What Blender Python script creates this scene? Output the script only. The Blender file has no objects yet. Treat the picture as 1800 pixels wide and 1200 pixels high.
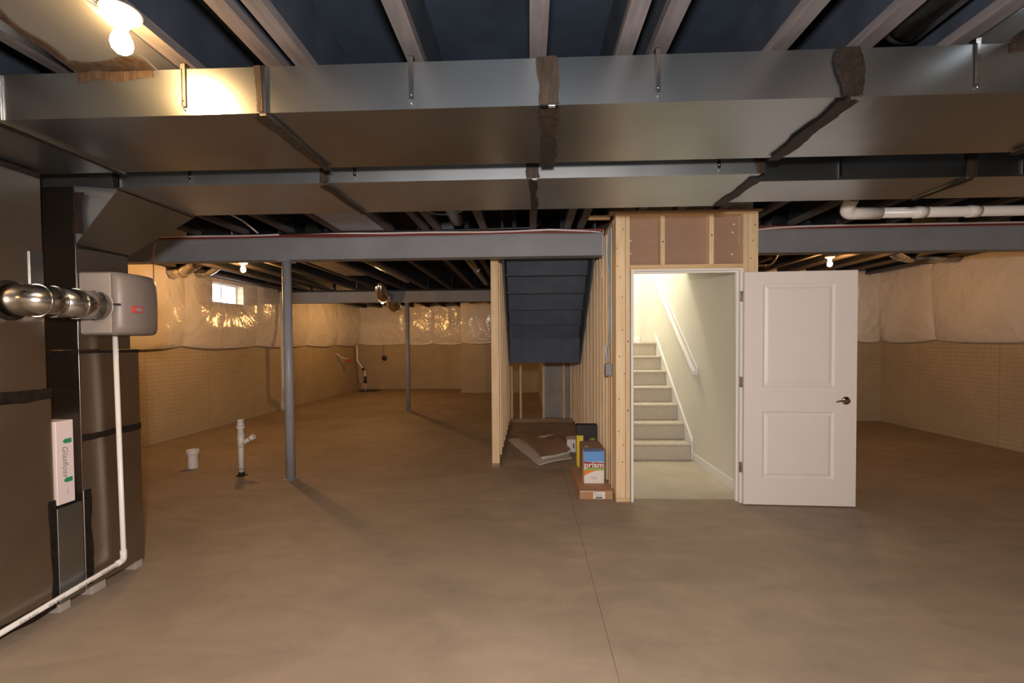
import bpy, math, random
from mathutils import Vector, Matrix, noise
random.seed(7)
PI = math.pi
S = bpy.context.scene
C = bpy.context.collection
H = 1.39
# ---------------------------------------------------------------- camera
cam_data = bpy.data.cameras.new('camera')
cam = bpy.data.objects.new('camera', cam_data); C.objects.link(cam)
cam_data.sensor_width = 36.0
cam_data.lens = 16.0
cam_data.shift_y = 23 / 1800
cam_data.clip_start = 0.05
cam.location = (0, 0, H)
cam.matrix_world = (Matrix.Translation((0, 0, H)) @ Matrix.Rotation(math.radians(2.225), 4, 'Z')
                    @ Matrix.Rotation(math.radians(90 - 1.414), 4, 'X') @ Matrix.Rotation(math.radians(-0.419), 4, 'Z'))
S.camera = cam
# ---------------------------------------------------------------- world, exposure, flash
S.view_settings.view_transform = 'Standard'
S.view_settings.look = 'None'
S.view_settings.gamma = 1.0
S.view_settings.exposure = 0.22
S.view_settings.use_curve_mapping = False
w = bpy.data.worlds.new('world'); S.world = w; w.use_nodes = True
w.node_tree.nodes['Background'].inputs[0].default_value = (0.80, 0.90, 1.0, 1)
w.node_tree.nodes['Background'].inputs[1].default_value = 14.0

def lamp(name, kind, loc, power, color, size=0.05, aim=None):
    d = bpy.data.lights.new(name, kind); d.energy = power; d.color = color
    if kind == 'AREA': d.shape = 'DISK'; d.size = size
    else: d.shadow_soft_size = size
    o = bpy.data.objects.new(name, d); C.objects.link(o); o.location = loc
    if aim is not None:
        o.rotation_euler = (Vector(aim) - Vector(loc)).to_track_quat('-Z', 'Y').to_euler()
    return o
FLASH_P, BULB, STAIR_P = 325, 1200, 120
lamp('camera_flash', 'POINT', (0.0, -0.12, 1.62), FLASH_P, (1.0, 0.905, 0.85), 0.07)
lamp('stairwell_light', 'POINT', (1.2, 6.8, 4.0), STAIR_P, (1.0, 0.93, 0.78), 0.15)

# ---------------------------------------------------------------- materials
M = {}
def mat(name, col, rough=0.6, metal=0.0, var=0.0, vscale=8.0, bump=0.0, bscale=60.0, stretch=None,
        col2=None, spec=0.5, rvar=0.0, coat=0.0, detail=6.0, rnd=0.0, coord='Object', emit=None):
    m = bpy.data.materials.new(name); m.use_nodes = True; M[name] = m
    nt = m.node_tree; N = nt.nodes; L = nt.links
    b = N['Principled BSDF']
    b.inputs['Base Color'].default_value = (*col, 1)
    b.inputs['Roughness'].default_value = rough
    b.inputs['Metallic'].default_value = metal
    b.inputs['Specular IOR Level'].default_value = spec
    if coat: b.inputs['Coat Weight'].default_value = coat; b.inputs['Coat Roughness'].default_value = .15
    if emit:
        b.inputs['Emission Color'].default_value = (*emit[0], 1); b.inputs['Emission Strength'].default_value = emit[1]
    tc = N.new('ShaderNodeTexCoord'); mp = N.new('ShaderNodeMapping')
    L.new(tc.outputs[coord], mp.inputs['Vector'])
    if stretch: mp.inputs['Scale'].default_value = stretch
    vec = mp.outputs['Vector']
    if rnd:
        oi = N.new('ShaderNodeObjectInfo'); ad = N.new('ShaderNodeVectorMath'); ad.operation = 'ADD'
        ml = N.new('ShaderNodeMath'); ml.operation = 'MULTIPLY'; ml.inputs[1].default_value = 37.0
        L.new(oi.outputs['Random'], ml.inputs[0]); L.new(vec, ad.inputs[0]); L.new(ml.outputs[0], ad.inputs[1])
        vec = ad.outputs[0]
    if var or col2:
        n = N.new('ShaderNodeTexNoise'); n.inputs['Scale'].default_value = vscale; n.inputs['Detail'].default_value = detail
        n.inputs['Roughness'].default_value = .6
        L.new(vec, n.inputs['Vector'])
        r = N.new('ShaderNodeValToRGB'); L.new(n.outputs['Fac'], r.inputs['Fac'])
        a = col2 if col2 else tuple(c * (1 - var) for c in col)
        z = col if col2 else tuple(min(1, c * (1 + var)) for c in col)
        r.color_ramp.elements[0].position = .33; r.color_ramp.elements[1].position = .68
        r.color_ramp.elements[0].color = (*a, 1); r.color_ramp.elements[1].color = (*z, 1)
        out = r.outputs['Color']
        if rnd:
            hs = N.new('ShaderNodeHueSaturation'); L.new(out, hs.inputs['Color'])
            mr = N.new('ShaderNodeMapRange'); mr.inputs['To Min'].default_value = 1 - rnd; mr.inputs['To Max'].default_value = 1 + rnd
            L.new(oi.outputs['Random'], mr.inputs['Value']); L.new(mr.outputs[0], hs.inputs['Value'])
            out = hs.outputs['Color']
        L.new(out, b.inputs['Base Color'])
        if rvar:
            mr = N.new('ShaderNodeMapRange'); mr.inputs['To Min'].default_value = rough - rvar; mr.inputs['To Max'].default_value = rough + rvar
            L.new(n.outputs['Fac'], mr.inputs['Value']); L.new(mr.outputs[0], b.inputs['Roughness'])
    if bump:
        n2 = N.new('ShaderNodeTexNoise'); n2.inputs['Scale'].default_value = bscale; n2.inputs['Detail'].default_value = 5 if bscale > 6 else 0
        L.new(vec, n2.inputs['Vector'])
        bp = N.new('ShaderNodeBump'); bp.inputs['Strength'].default_value = bump; bp.inputs['Distance'].default_value = .01
        L.new(n2.outputs['Fac'], bp.inputs['Height']); L.new(bp.outputs[0], b.inputs['Normal'])
    return m

def concrete_floor():
    m = mat('floor_concrete', (.342, .268, .196), .62, var=.15, vscale=.9, detail=12, bump=.10, bscale=45, spec=.35)
    nt = m.node_tree; N = nt.nodes; L = nt.links; b = N['Principled BSDF']
    # second, streaky trowel layer
    tc = N.new('ShaderNodeTexCoord'); mp = N.new('ShaderNodeMapping'); mp.inputs['Scale'].default_value = (1.0, 2.2, 1)
    mp.inputs['Rotation'].default_value = (0, 0, .5)
    n = N.new('ShaderNodeTexNoise'); n.inputs['Scale'].default_value = 2.2; n.inputs['Detail'].default_value = 9; n.inputs['Distortion'].default_value = 1.2
    L.new(tc.outputs['Object'], mp.inputs[0]); L.new(mp.outputs[0], n.inputs['Vector'])
    r = N.new('ShaderNodeValToRGB'); r.color_ramp.elements[0].position = .3; r.color_ramp.elements[1].position = .72
    r.color_ramp.elements[0].color = (.86, .86, .87, 1); r.color_ramp.elements[1].color = (1.06, 1.05, 1.03, 1)
    L.new(n.outputs['Fac'], r.inputs['Fac'])
    mx = N.new('ShaderNodeMix'); mx.data_type = 'RGBA'; mx.blend_type = 'MULTIPLY'; mx.inputs['Factor'].default_value = 1
    src = b.inputs['Base Color'].links[0].from_socket
    L.new(src, mx.inputs['A']); L.new(r.outputs[0], mx.inputs['B']); L.new(mx.outputs['Result'], b.inputs['Base Color'])
concrete_floor()

def brick_wall(name, col, horiz_axis):
    m = mat(name, col, .75, var=.08, vscale=1.3, detail=6, spec=.25)
    nt = m.node_tree; N = nt.nodes; L = nt.links; b = N['Principled BSDF']
    tc = N.new('ShaderNodeTexCoord'); sp = N.new('ShaderNodeSeparateXYZ'); cb = N.new('ShaderNodeCombineXYZ')
    L.new(tc.outputs['Object'], sp.inputs[0]); L.new(sp.outputs[horiz_axis], cb.inputs[0]); L.new(sp.outputs[2], cb.inputs[1])
    br = N.new('ShaderNodeTexBrick'); br.inputs['Scale'].default_value = 1.0
    br.inputs['Brick Width'].default_value = .20; br.inputs['Row Height'].default_value = .058
    br.inputs['Mortar Size'].default_value = .006; br.inputs['Mortar Smooth'].default_value = .5
    br.inputs['Color1'].default_value = (1, 1, 1, 1); br.inputs['Color2'].default_value = (.96, .96, .96, 1); br.inputs['Mortar'].default_value = (.82, .82, .81, 1)
    L.new(cb.outputs[0], br.inputs['Vector'])
    src = b.inputs['Base Color'].links[0].from_socket
    mx = N.new('ShaderNodeMix'); mx.data_type = 'RGBA'; mx.blend_type = 'MULTIPLY'; mx.inputs['Factor'].default_value = .8
    L.new(src, mx.inputs['A']); L.new(br.outputs['Color'], mx.inputs['B']); L.new(mx.outputs['Result'], b.inputs['Base Color'])
    b2 = N.new('ShaderNodeTexBrick'); b2.offset = 0; b2.inputs['Scale'].default_value = 1.0
    b2.inputs['Brick Width'].default_value = 1.22; b2.inputs['Row Height'].default_value = 5; b2.inputs['Mortar Size'].default_value = .006
    b2.inputs['Color1'].default_value = (1, 1, 1, 1); b2.inputs['Color2'].default_value = (.95, .95, .94, 1); b2.inputs['Mortar'].default_value = (.72, .71, .69, 1)
    L.new(cb.outputs[0], b2.inputs['Vector'])
    m3 = N.new('ShaderNodeMix'); m3.data_type = 'RGBA'; m3.blend_type = 'MULTIPLY'; m3.inputs['Factor'].default_value = .7
    L.new(mx.outputs['Result'], m3.inputs['A']); L.new(b2.outputs['Color'], m3.inputs['B']); L.new(m3.outputs['Result'], b.inputs['Base Color'])
    bp = N.new('ShaderNodeBump'); bp.inputs['Strength'].default_value = .35; bp.inputs['Distance'].default_value = .006; bp.invert = True
    L.new(br.outputs['Fac'], bp.inputs['Height']); L.new(bp.outputs[0], b.inputs['Normal'])
brick_wall('brick_wall_y', (.50, .41, .275), 1)
brick_wall('brick_wall_x', (.47, .39, .27), 0)
mat('bare_concrete', (.36, .35, .33), .8, var=.15, vscale=3, bump=.15, bscale=40)
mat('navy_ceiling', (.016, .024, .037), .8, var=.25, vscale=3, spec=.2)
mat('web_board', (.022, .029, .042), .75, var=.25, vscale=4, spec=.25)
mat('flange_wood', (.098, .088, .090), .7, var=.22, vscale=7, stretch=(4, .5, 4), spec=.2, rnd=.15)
mat('beam_grey', (.26, .275, .305), .5, var=.10, vscale=2.5, spec=.4, bump=.05, bscale=30)
mat('column_grey', (.34, .35, .39), .42, var=.07, vscale=5, spec=.5)
mat('red_plate', (.20, .035, .028), .6, var=.3, vscale=6, stretch=(.5, 4, 4))
mat('stud_wood', (.80, .635, .42), .65, col2=(.70, .50, .29), vscale=5, stretch=(6, 6, .55), bump=.15, bscale=20, rnd=.10, detail=8, spec=.3)
mat('plate_wood', (.76, .57, .34), .65, col2=(.60, .41, .21), vscale=5, stretch=(.55, 6, 6), rnd=.10, detail=8, spec=.3)
mat('treated_wood', (.36, .24, .14), .7, col2=(.26, .17, .10), vscale=5, stretch=(.6, 5, 5), rnd=.08)
mat('osb_brown', (.30, .17, .10), .75, var=.12, vscale=20)
mat('knot', (.16, .07, .03), .7)
mat('galvanized', (.35, .39, .42), .31, 1.0, var=.10, vscale=1.6, rvar=.04, detail=2)
mat('galvanized_satin', (.46, .50, .53), .40, 1.0, var=.10, vscale=1.6, rvar=.04, detail=2)
mat('galvanized_dark', (.40, .36, .31), .32, 1.0, var=.10, vscale=1.5, rvar=.04, detail=2)
mat('galvanized_bright', (.50, .49, .47), .2, 1.0, var=.10, vscale=9, bump=.05, bscale=6)
mat('polished_metal', (.58, .56, .52), .10, 1.0, bump=.03, bscale=5)
mat('mastic', (.014, .010, .008), .55, var=.4, vscale=30, bump=.3, bscale=60, spec=.2)
mat('mastic_smear', (.032, .023, .017), .5, .25, var=.45, vscale=12, stretch=(3, 3, .5), bump=.25, bscale=50, spec=.3)
mat('pvc_white', (.80, .77, .74), .3, var=.04, vscale=9)
mat('pvc_dark', (.03, .03, .035), .45)
mat('door_paint', (.80, .76, .735), .42, var=.015, vscale=3, bump=.03, bscale=150, spec=.4)
mat('trim_paint', (.84, .83, .82), .35)
mat('drywall', (.76, .74, .67), .8, var=.02, vscale=2, spec=.2)
mat('drywall_paper', (.36, .235, .165), .85, var=.05, vscale=25, stretch=(.4, 1, 4), spec=.15)
mat('carpet', (.66, .59, .49), .95, var=.14, vscale=90, bump=.8, bscale=220, spec=.1)
mat('vestibule_floor', (.50, .44, .34), .7, var=.10, vscale=3, bump=.1, bscale=50)
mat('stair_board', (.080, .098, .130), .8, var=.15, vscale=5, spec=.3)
mat('cardboard', (.43, .24, .13), .8, var=.07, vscale=15, stretch=(1, 1, 5))
mat('cardboard_dull', (.34, .215, .145), .85, var=.08, vscale=12)
mat('paper_white', (.78, .74, .71), .6, var=.02)
mat('filter_carton', (.72, .62, .61), .6, var=.02)
mat('gypsum_edge', (.62, .58, .52), .8, var=.06, vscale=30)
mat('black_print', (.02, .02, .02), .6)
mat('grey_print', (.25, .24, .24), .6)
mat('green_print', (.02, .25, .10), .6)
mat('red_print', (.55, .05, .04), .6)
mat('maroon_print', (.30, .03, .035), .5)
mat('blue_print', (.13, .33, .75), .45)
mat('orange_print', (.80, .22, .05), .5)
mat('lime_print', (.25, .50, .08), .5)
mat('yellow_print', (.80, .62, .04), .5)
mat('humidifier_plastic', (.19, .16, .145), .42, var=.02, spec=.5)
mat('humidifier_light', (.33, .285, .255), .45, var=.02)
mat('porcelain', (.85, .82, .76), .25)
mat('nickel', (.50, .40, .30), .22, 1.0)
mat('hinge_metal', (.42, .37, .28), .35, 1.0)
mat('cable_white', (.74, .70, .70), .45)
mat('cable_black', (.012, .012, .014), .4)
mat('cable_blue', (.22, .32, .40), .5)
mat('cable_red', (.20, .035, .028), .5)
mat('box_grey', (.22, .23, .26), .5)
mat('foam_block', (.38, .34, .30), .8, var=.1)
mat('vinyl_white', (.8, .8, .8), .4)
mat('well_metal', (.7, .72, .75), .5)
mat('bulb_glow', (1, 1, 1), .3, emit=((1.0, .49, .15), BULB))
mat('bulb_glow_mid', (1, 1, 1), .3, emit=((1.0, .47, .14), BULB * .46))
mat('bulb_glow_dim', (1, 1, 1), .3, emit=((1.0, .55, .20), BULB * .34))
g = bpy.data.materials.new('window_glass'); g.use_nodes = True; M['window_glass'] = g
gb = g.node_tree.nodes['Principled BSDF']; gb.inputs['Transmission Weight'].default_value = 1; gb.inputs['Roughness'].default_value = .0
gb.inputs['IOR'].default_value = 1.02
def film():
    m = mat('poly_film', (.74, .70, .65), .22, var=.05, vscale=2.5, spec=.5, coat=.5)
    nt = m.node_tree; N = nt.nodes; L = nt.links; b = N['Principled BSDF']
    tc = N.new('ShaderNodeTexCoord')
    w1 = N.new('ShaderNodeTexNoise'); w1.inputs['Scale'].default_value = 4.0; w1.inputs['Detail'].default_value = 4; w1.inputs['Distortion'].default_value = 2.5
    try: w1.noise_type = 'RIDGED_MULTIFRACTAL'
    except Exception: pass
    L.new(tc.outputs['Object'], w1.inputs['Vector'])
    bp = N.new('ShaderNodeBump'); bp.inputs['Strength'].default_value = .30; bp.inputs['Distance'].default_value = .03
    L.new(w1.outputs['Fac'], bp.inputs['Height']); L.new(bp.outputs[0], b.inputs['Normal']); L.new(bp.outputs[0], b.inputs['Coat Normal'])
film()

# ---------------------------------------------------------------- builders
WL = {}                                   # world location of every object
def reg(o, loc, parent):
    C.objects.link(o)
    loc = Vector(loc)
    if parent is not None:
        o.parent = parent; o.location = loc - WL[parent.name]
    else: o.location = loc
    WL[o.name] = loc
    return o
def tag(o, label=None, cat=None, group=None, kind=None):
    if label: o['label'] = label
    if cat: o['category'] = cat
    if group: o['group'] = group
    if kind: o['kind'] = kind
    return o
def thing(name, label, cat, loc, group=None):
    o = bpy.data.objects.new(name, None); o.empty_display_size = .1
    reg(o, loc, None); return tag(o, label, cat, group)
def shell(name, loc=(0, 0, 0)):
    o = bpy.data.objects.new(name, None); reg(o, loc, None); o['kind'] = 'structure'; return o

XMAP = [0]; YMAP = [None]                             # optional re-spacing along Y for a cluster
def ym(v):
    if YMAP[0] is None: return v
    return (v[0] + XMAP[0], YMAP[0](v[1]), v[2])
class MB:
    def __init__(s): s.v = []; s.f = []; s.sm = []
    def add(s, vs, fs, smooth=False):
        k = len(s.v); s.v += [tuple(v) for v in vs]; s.f += [tuple(i + k for i in f) for f in fs]; s.sm += [smooth] * len(fs)
        return s
    def box(s, x0, x1, y0, y1, z0, z1):
        return s.add([(x0, y0, z0), (x1, y0, z0), (x1, y1, z0), (x0, y1, z0), (x0, y0, z1), (x1, y0, z1), (x1, y1, z1), (x0, y1, z1)],
                     [(0, 3, 2, 1), (4, 5, 6, 7), (0, 1, 5, 4), (1, 2, 6, 5), (2, 3, 7, 6), (3, 0, 4, 7)])
    def prism(s, pts, axis, a0, a1):
        """pts: 2D outline (counter-clockwise) in the plane across axis"""
        def P(p, a):
            return {'x': (a, p[0], p[1]), 'y': (p[0], a, p[1]), 'z': (p[0], p[1], a)}[axis]
        n = len(pts); vs = [P(p, a0) for p in pts] + [P(p, a1) for p in pts]
        fs = [tuple(range(n))[::-1], tuple(range(n, 2 * n))] + [(i, (i + 1) % n, n + (i + 1) % n, n + i) for i in range(n)]
        return s.add(vs, fs)
    def tube(s, pts, r, n=12, cap=True, smooth=True):
        pts = [Vector(p) for p in pts]; rs = r if isinstance(r, (list, tuple)) else [r] * len(pts)
        T = []
        for i in range(len(pts)):
            a = pts[max(0, i - 1)]; b = pts[min(len(pts) - 1, i + 1)]
            T.append((b - a).normalized() if (b - a).length > 1e-9 else Vector((0, 0, 1)))
        up = Vector((0, 0, 1)) if abs(T[0].z) < .9 else Vector((1, 0, 0))
        u = T[0].cross(up).normalized(); vs = []
        for i, p in enumerate(pts):
            u = (u - T[i] * u.dot(T[i])).normalized(); v = T[i].cross(u)
            for k in range(n):
                a = 2 * PI * k / n; vs.append(p + (u * math.cos(a) + v * math.sin(a)) * rs[i])
        fs = [(i * n + k, i * n + (k + 1) % n, (i + 1) * n + (k + 1) % n, (i + 1) * n + k) for i in range(len(pts) - 1) for k in range(n)]
        s.add(vs, fs, smooth)
        if cap:
            k = len(s.v) - len(vs)
            s.f += [tuple(k + j for j in range(n))[::-1], tuple(k + (len(pts) - 1) * n + j for j in range(n))]; s.sm += [False, False]
        return s
    def build(s, name, m, parent=None, bevel=0.0, seg=1, origin=None):
        s.v = [ym(v) for v in s.v]
        lo = Vector((min(v[i] for v in s.v) for i in range(3))); hi = Vector((max(v[i] for v in s.v) for i in range(3)))
        c = Vector(origin) if origin is not None else Vector(((lo.x + hi.x) / 2, (lo.y + hi.y) / 2, lo.z if parent is None else (lo.z + hi.z) / 2))
        me = bpy.data.meshes.new(name)
        me.from_pydata([tuple(Vector(v) - c) for v in s.v], [], s.f)
        me.polygons.foreach_set('use_smooth', s.sm)
        me.materials.append(M[m] if isinstance(m, str) else m); me.update()
        o = bpy.data.objects.new(name, me); reg(o, c, parent)
        if bevel:
            b = o.modifiers.new('bevel', 'BEVEL'); b.width = bevel; b.segments = seg; b.limit_method = 'ANGLE'
        return o
def box(name, m, parent, x0, x1, y0, y1, z0, z1, bevel=0.0, seg=1):
    return MB().box(x0, x1, y0, y1, z0, z1).build(name, m, parent, bevel, seg)
def tube(name, m, parent, pts, r, n=12, cap=True):
    return MB().tube(pts, r, n, cap).build(name, m, parent)
def smooth_path(pts, k=8):
    P = [Vector(p) for p in pts]; out = []
    P = [P[0] * 2 - P[1]] + P + [P[-1] * 2 - P[-2]]
    for i in range(1, len(P) - 2):
        for j in range(k):
            t = j / k; a, b, c, d = P[i - 1], P[i], P[i + 1], P[i + 2]
            out.append(.5 * ((2 * b) + (c - a) * t + (2 * a - 5 * b + 4 * c - d) * t * t + (3 * b - a - 3 * c + d) * t ** 3))
    out.append(P[-2]); return out
def bend(pts, rad=.05, k=6):
    """polyline with rounded corners"""
    P = [Vector(p) for p in pts]; out = [P[0]]
    for i in range(1, len(P) - 1):
        a = (P[i - 1] - P[i]); b = (P[i + 1] - P[i]); r = min(rad, a.length / 2.01, b.length / 2.01)
        p0 = P[i] + a.normalized() * r; p1 = P[i] + b.normalized() * r
        for j in range(k + 1):
            t = j / k; out.append(p0 * (1 - t) ** 2 + P[i] * 2 * t * (1 - t) + p1 * t * t)
    out.append(P[-1]); return out
def lathe(mb, c, prof, axis=(0, 0, 1), n=24, smooth=True):
    """prof: (radius, height) along axis from c"""
    A = Vector(axis).normalized(); up = Vector((0, 0, 1)) if abs(A.z) < .9 else Vector((1, 0, 0))
    u = A.cross(up).normalized(); v = A.cross(u); c = Vector(c); vs = []
    for r, h in prof:
        for k in range(n):
            a = 2 * PI * k / n; vs.append(c + A * h + (u * math.cos(a) + v * math.sin(a)) * max(r, 1e-4))
    fs = [(i * n + k, i * n + (k + 1) % n, (i + 1) * n + (k + 1) % n, (i + 1) * n + k) for i in range(len(prof) - 1) for k in range(n)]
    return mb.add(vs, fs, smooth)
def text(name, s, m, parent, loc, size, rot, shear=0.0, extrude=.0006, bold=0.0, sx=1.0):
    cu = bpy.data.curves.new(name, 'FONT'); cu.body = s; cu.size = size; cu.extrude = extrude; cu.shear = shear
    cu.align_x = 'CENTER'; cu.align_y = 'CENTER'; cu.offset = bold
    t = bpy.data.objects.new('tmp', cu); C.objects.link(t)
    dg = bpy.context.evaluated_depsgraph_get(); dg.update()
    me = bpy.data.meshes.new_from_object(t.evaluated_get(dg)); bpy.data.objects.remove(t)
    me.transform(Matrix.Diagonal((sx, 1, 1, 1)))
    me.transform(rot.to_4x4()); me.materials.clear(); me.materials.append(M[m]); me.name = name
    o = bpy.data.objects.new(name, me); return reg(o, ym(loc), parent)
FACE_CAM = Matrix.Rotation(PI / 2, 3, 'X')                      # text facing -Y
FACE_PX = Matrix.Rotation(PI / 2, 3, 'Z') @ Matrix.Rotation(PI / 2, 3, 'X')   # text facing +X
def ragged(name, m, parent, a, b, width, normal, thick=.0015, seed=0, rag=.35, n=26):
    """a brushed strip of sealant from a to b lying on a surface with the given normal"""
    a = Vector(a); b = Vector(b); N_ = Vector(normal).normalized(); d = (b - a).normalized(); s = d.cross(N_)
    vs = []
    for i in range(n + 1):
        p = a.lerp(b, i / n)
        w1 = width / 2 * (1 + rag * noise.noise(Vector((d.length * 0 + (b - a).length * i / n * 7, seed * 3.1, 0))) * 2); w2 = width / 2 * (1 + rag * noise.noise(Vector(((b - a).length * i / n * 6, seed * 5.7, 9))) * 2)
        w1 += width * .10 * noise.noise(Vector((i * 1.7, seed, 4))); w2 += width * .10 * noise.noise(Vector((i * 1.9, seed, 7)))
        vs += [p + s * w1 + N_ * .0004, p + s * w1 * .8 + N_ * thick, p - s * w2 * .8 + N_ * thick, p - s * w2 + N_ * .0004]
    fs = [(i * 4 + k, i * 4 + k + 1, i * 4 + 5 + k, i * 4 + 4 + k) for i in range(n) for k in range(3)]
    return MB().add(vs, fs).build(name, m, parent)

# ---------------------------------------------------------------- room shell
XL, XR, YB, YJ, YR, YF = -5.32, 6.05, 13.95, 12.8, 8.07, -3.0
ZJ, ZW = 2.512, 2.80          # joist bottoms, underside of subfloor
f = MB()
f.box(XL - .3, .3585, YF - .3, YB + .3, -.12, 0); f.box(.3605, XR + .3, YF - .3, YB + .3, -.12, 0)
f.box(XL - .3, XR + .3, YF - .3, YB + .3, -.2, -.121)
fl = f.build('floor', 'floor_concrete', None, origin=(0, 0, 0)); fl['kind'] = 'structure'
ce = MB().box(XL - .3, .84, YF - .3, YB + .3, ZW, ZW + .1).box(1.94, XR + .3, YF - .3, YB + .3, ZW, ZW + .1)\
    .box(.84, 1.94, YF - .3, 5.3, ZW, ZW + .1).box(.84, 1.94, 7.96, YB + .3, ZW, ZW + .1).build('ceiling', 'navy_ceiling', None, origin=(0, 0, ZW)); ce['kind'] = 'structure'
def wall(name, mb, m, org):
    o = mb.build(name, m, None, origin=org); o['kind'] = 'structure'; return o
WY0, WY1, WZ0, WZ1 = 7.45, 8.30, 2.115, 2.485        # window opening
wall('wall_left', MB().box(XL - .25, XL, YF, WY0, 0, ZW).box(XL - .25, XL, WY1, YB + .25, 0, ZW).box(XL - .25, XL, WY0, WY1, 0, WZ0)
     .box(XL - .25, XL, WY0, WY1, WZ1, ZW), 'brick_wall_y', (XL, 0, 0))
wall('wall_back', MB().box(XL, -1.95, YB, YB + .25, 0, ZW).box(-1.95, .25, YJ, YB + .25, 0, ZW), 'brick_wall_x', (0, YB, 0))
wall('wall_return', MB().box(.25, .5, YR, YB + .25, 0, ZW).box(.5, .835, YR, YR + .25, 0, ZW), 'bare_concrete', (.25, YR, 0))
wall('wall_back_right', MB().box(.836, XR, YR, YR + .25, 0, ZW), 'brick_wall_x', (XR, YR, 0))
wall('wall_right', MB().box(XR, XR + .25, YF, YR + .25, 0, ZW), 'brick_wall_y', (XR, 0, 0))
wall('wall_front', MB().box(XL, XR, YF - .25, YF, 0, ZW), 'brick_wall_x', (0, YF, 0))

# ---------------------------------------------------------------- joists
def joist(x, y0, y1, wdt=.066):
    wb = box('joist', 'web_board', ce, x - .022, x + .022, y0, y1, ZJ + .0385, ZW - .0005)
    box('flange', 'flange_wood', wb, x - wdt / 2, x + wdt / 2, y0, y1, ZJ, ZJ + .038)
front = [-4.75, -4.29, -3.83, -3.36, -2.86, -2.39, -1.90, -1.375, -1.02, -.90, -.445, .04, .375, .505, .965, 1.285, 1.635, 2.07, 2.53, 2.99, 3.45, 3.91, 4.37, 4.83, 5.29, 5.75]
for x in front: joist(x, YF, 4.53)
back = [-5.05, -4.56, -4.07, -3.58, -3.09, -2.60, -2.11, -1.62, -1.13, -.64, -.15, .34]
for x in back: joist(x, 4.69, 9.28 if x < -.5 else 7.9)
for x in back[:-2]: joist(x, 9.42, (YB if x < -1.98 else YJ) - .01)
for x in [2.3, 2.79, 3.28, 3.77, 4.26, 4.75, 5.24, 5.73]: joist(x, 4.69, YR - .01)

# ---------------------------------------------------------------- steel beams and columns
def beam(label, x0, x1, y, plate='red_plate'):
    t = thing('steel_beam', label, 'beam', ((x0 + x1) / 2, y, 2.252))
    mb = MB()
    mb.box(x0, x1, y - .058, y + .058, 2.2645, 2.4635)
    w_ = mb.build('web', 'beam_grey', t)
    box('flange', 'beam_grey', t, x0, x1, y - .07, y + .07, 2.252, 2.264)
    box('flange', 'beam_grey', t, x0, x1, y - .07, y + .07, 2.464, 2.476)
    np_ = box('nailer_plate', plate, t, x0, x1, y - .068, y + .068, 2.4765, 2.5115)
    if plate == 'red_plate': np_['label'] = 'dark red painted nailer plate'
    return t
beam('long grey steel beam over the near column, ending at the stair framing', XL + .01, .735, 4.61)
beam('grey steel beam running to the right behind the open white door', 1.955, XR - .01, 4.61)
beam('far grey steel beam crossing the left room above the distant column', XL + .01, -.02, 9.35, 'web_board')
def column(label, x, y):
    t = thing('steel_column', label, 'column', (x, y, 0))
    tube('post', 'column_grey', t, [(x, y, .008), (x, y, 2.2395)], .045, 28)
    box('base_plate', 'column_grey', t, x - .06, x + .06, y - .06, y + .06, .0005, .008, .001)
    box('cap_plate', 'column_grey', t, x - .06, x + .06, y - .075, y + .075, 2.240, 2.2515, .001)
column('near round grey steel column under the long beam', -2.492, 4.61)
column('distant round grey steel column under the far beam', -2.53, 9.35)

# ---------------------------------------------------------------- rectangular ducts
ZD = 2.27
def duct(name, label, y0, y1, zt, xs, hang, mast, sheet='galvanized'):
    t = thing(name, label, 'duct', ((xs[0] + xs[-1]) / 2, y0, ZD))
    for i in range(len(xs) - 1):
        a, b = xs[i] + .002, xs[i + 1] - .002
        mb = MB(); n = 14
        # slightly pillowed sheet metal: front and bottom faces bulge a couple of millimetres
        def P(u, v, w_):      # u along, corner id
            return
        vs = []; fs = []
        ring = [(y0, zt), (y0, ZD), (y0 * .66 + y1 * .34, ZD), (y0 * .33 + y1 * .67, ZD), (y1, ZD), (y1, zt)]
        for k in range(n + 1):
            u = k / n; x = a + (b - a) * u; q = math.sin(PI * u) * .004
            for j, (yy, zz) in enumerate(ring):
                dy = 0; dz = -q * 1.2 if j in (2, 3) else 0
                vs.append((x, yy + dy, zz + dz))
        R_ = len(ring)
        for k in range(n):
            for j in range(R_):
                fs.append((k * R_ + j, (k + 1) * R_ + j, (k + 1) * R_ + (j + 1) % R_, k * R_ + (j + 1) % R_))
        fs.append(tuple(range(R_))); fs.append(tuple(range(n * R_, n * R_ + R_))[::-1])
        mb.add(vs, fs)
        mb.build('duct_section', sheet, t)
    for i, x in enumerate(xs[1:-1]):
        box('drive_cleat', 'galvanized_bright', t, x - .012, x + .012, y0 - .008, y0 - .001, ZD - .004, zt)
        box('slip_seam', 'galvanized_dark', t, x - .012, x + .012, y0 - .006, y1, ZD - .012, ZD - .0005)
        kind, wf, wb_ = mast[i]
        if kind:
            ragged('sealant', kind, t, (x - .02, y0 - .0085, zt), (x - .01, y0 - .0085, ZD), wf, (0, -1, 0), seed=i + 1)
            ragged('sealant', kind, t, (x - .01, y0, ZD - .0125), (x, y1, ZD - .0125), wb_, (0, 0, -1), seed=i + 4)
    for x in hang:
        mb = MB().box(x - .009, x + .008, y0 - .007, y0 - .004, ZD + .03, zt + .02).box(x - .007, x - .004, y0 - .010, y0 - .006, ZD + .03, zt)
        mb.box(x - .01, x + .01, y0 - .007, y0 + .02, zt + .018, zt + .020)
        mb.build('hanger_strap', 'galvanized_bright', t)
        for dz in (.02, .05): lathe(MB(), (x, y0 - .004, ZD + dz), [(0, -.001), (.004, 0), (.004, .003), (0, .004)], (0, -1, 0), 8).build('screw', 'galvanized_bright', t)
    return t
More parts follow.
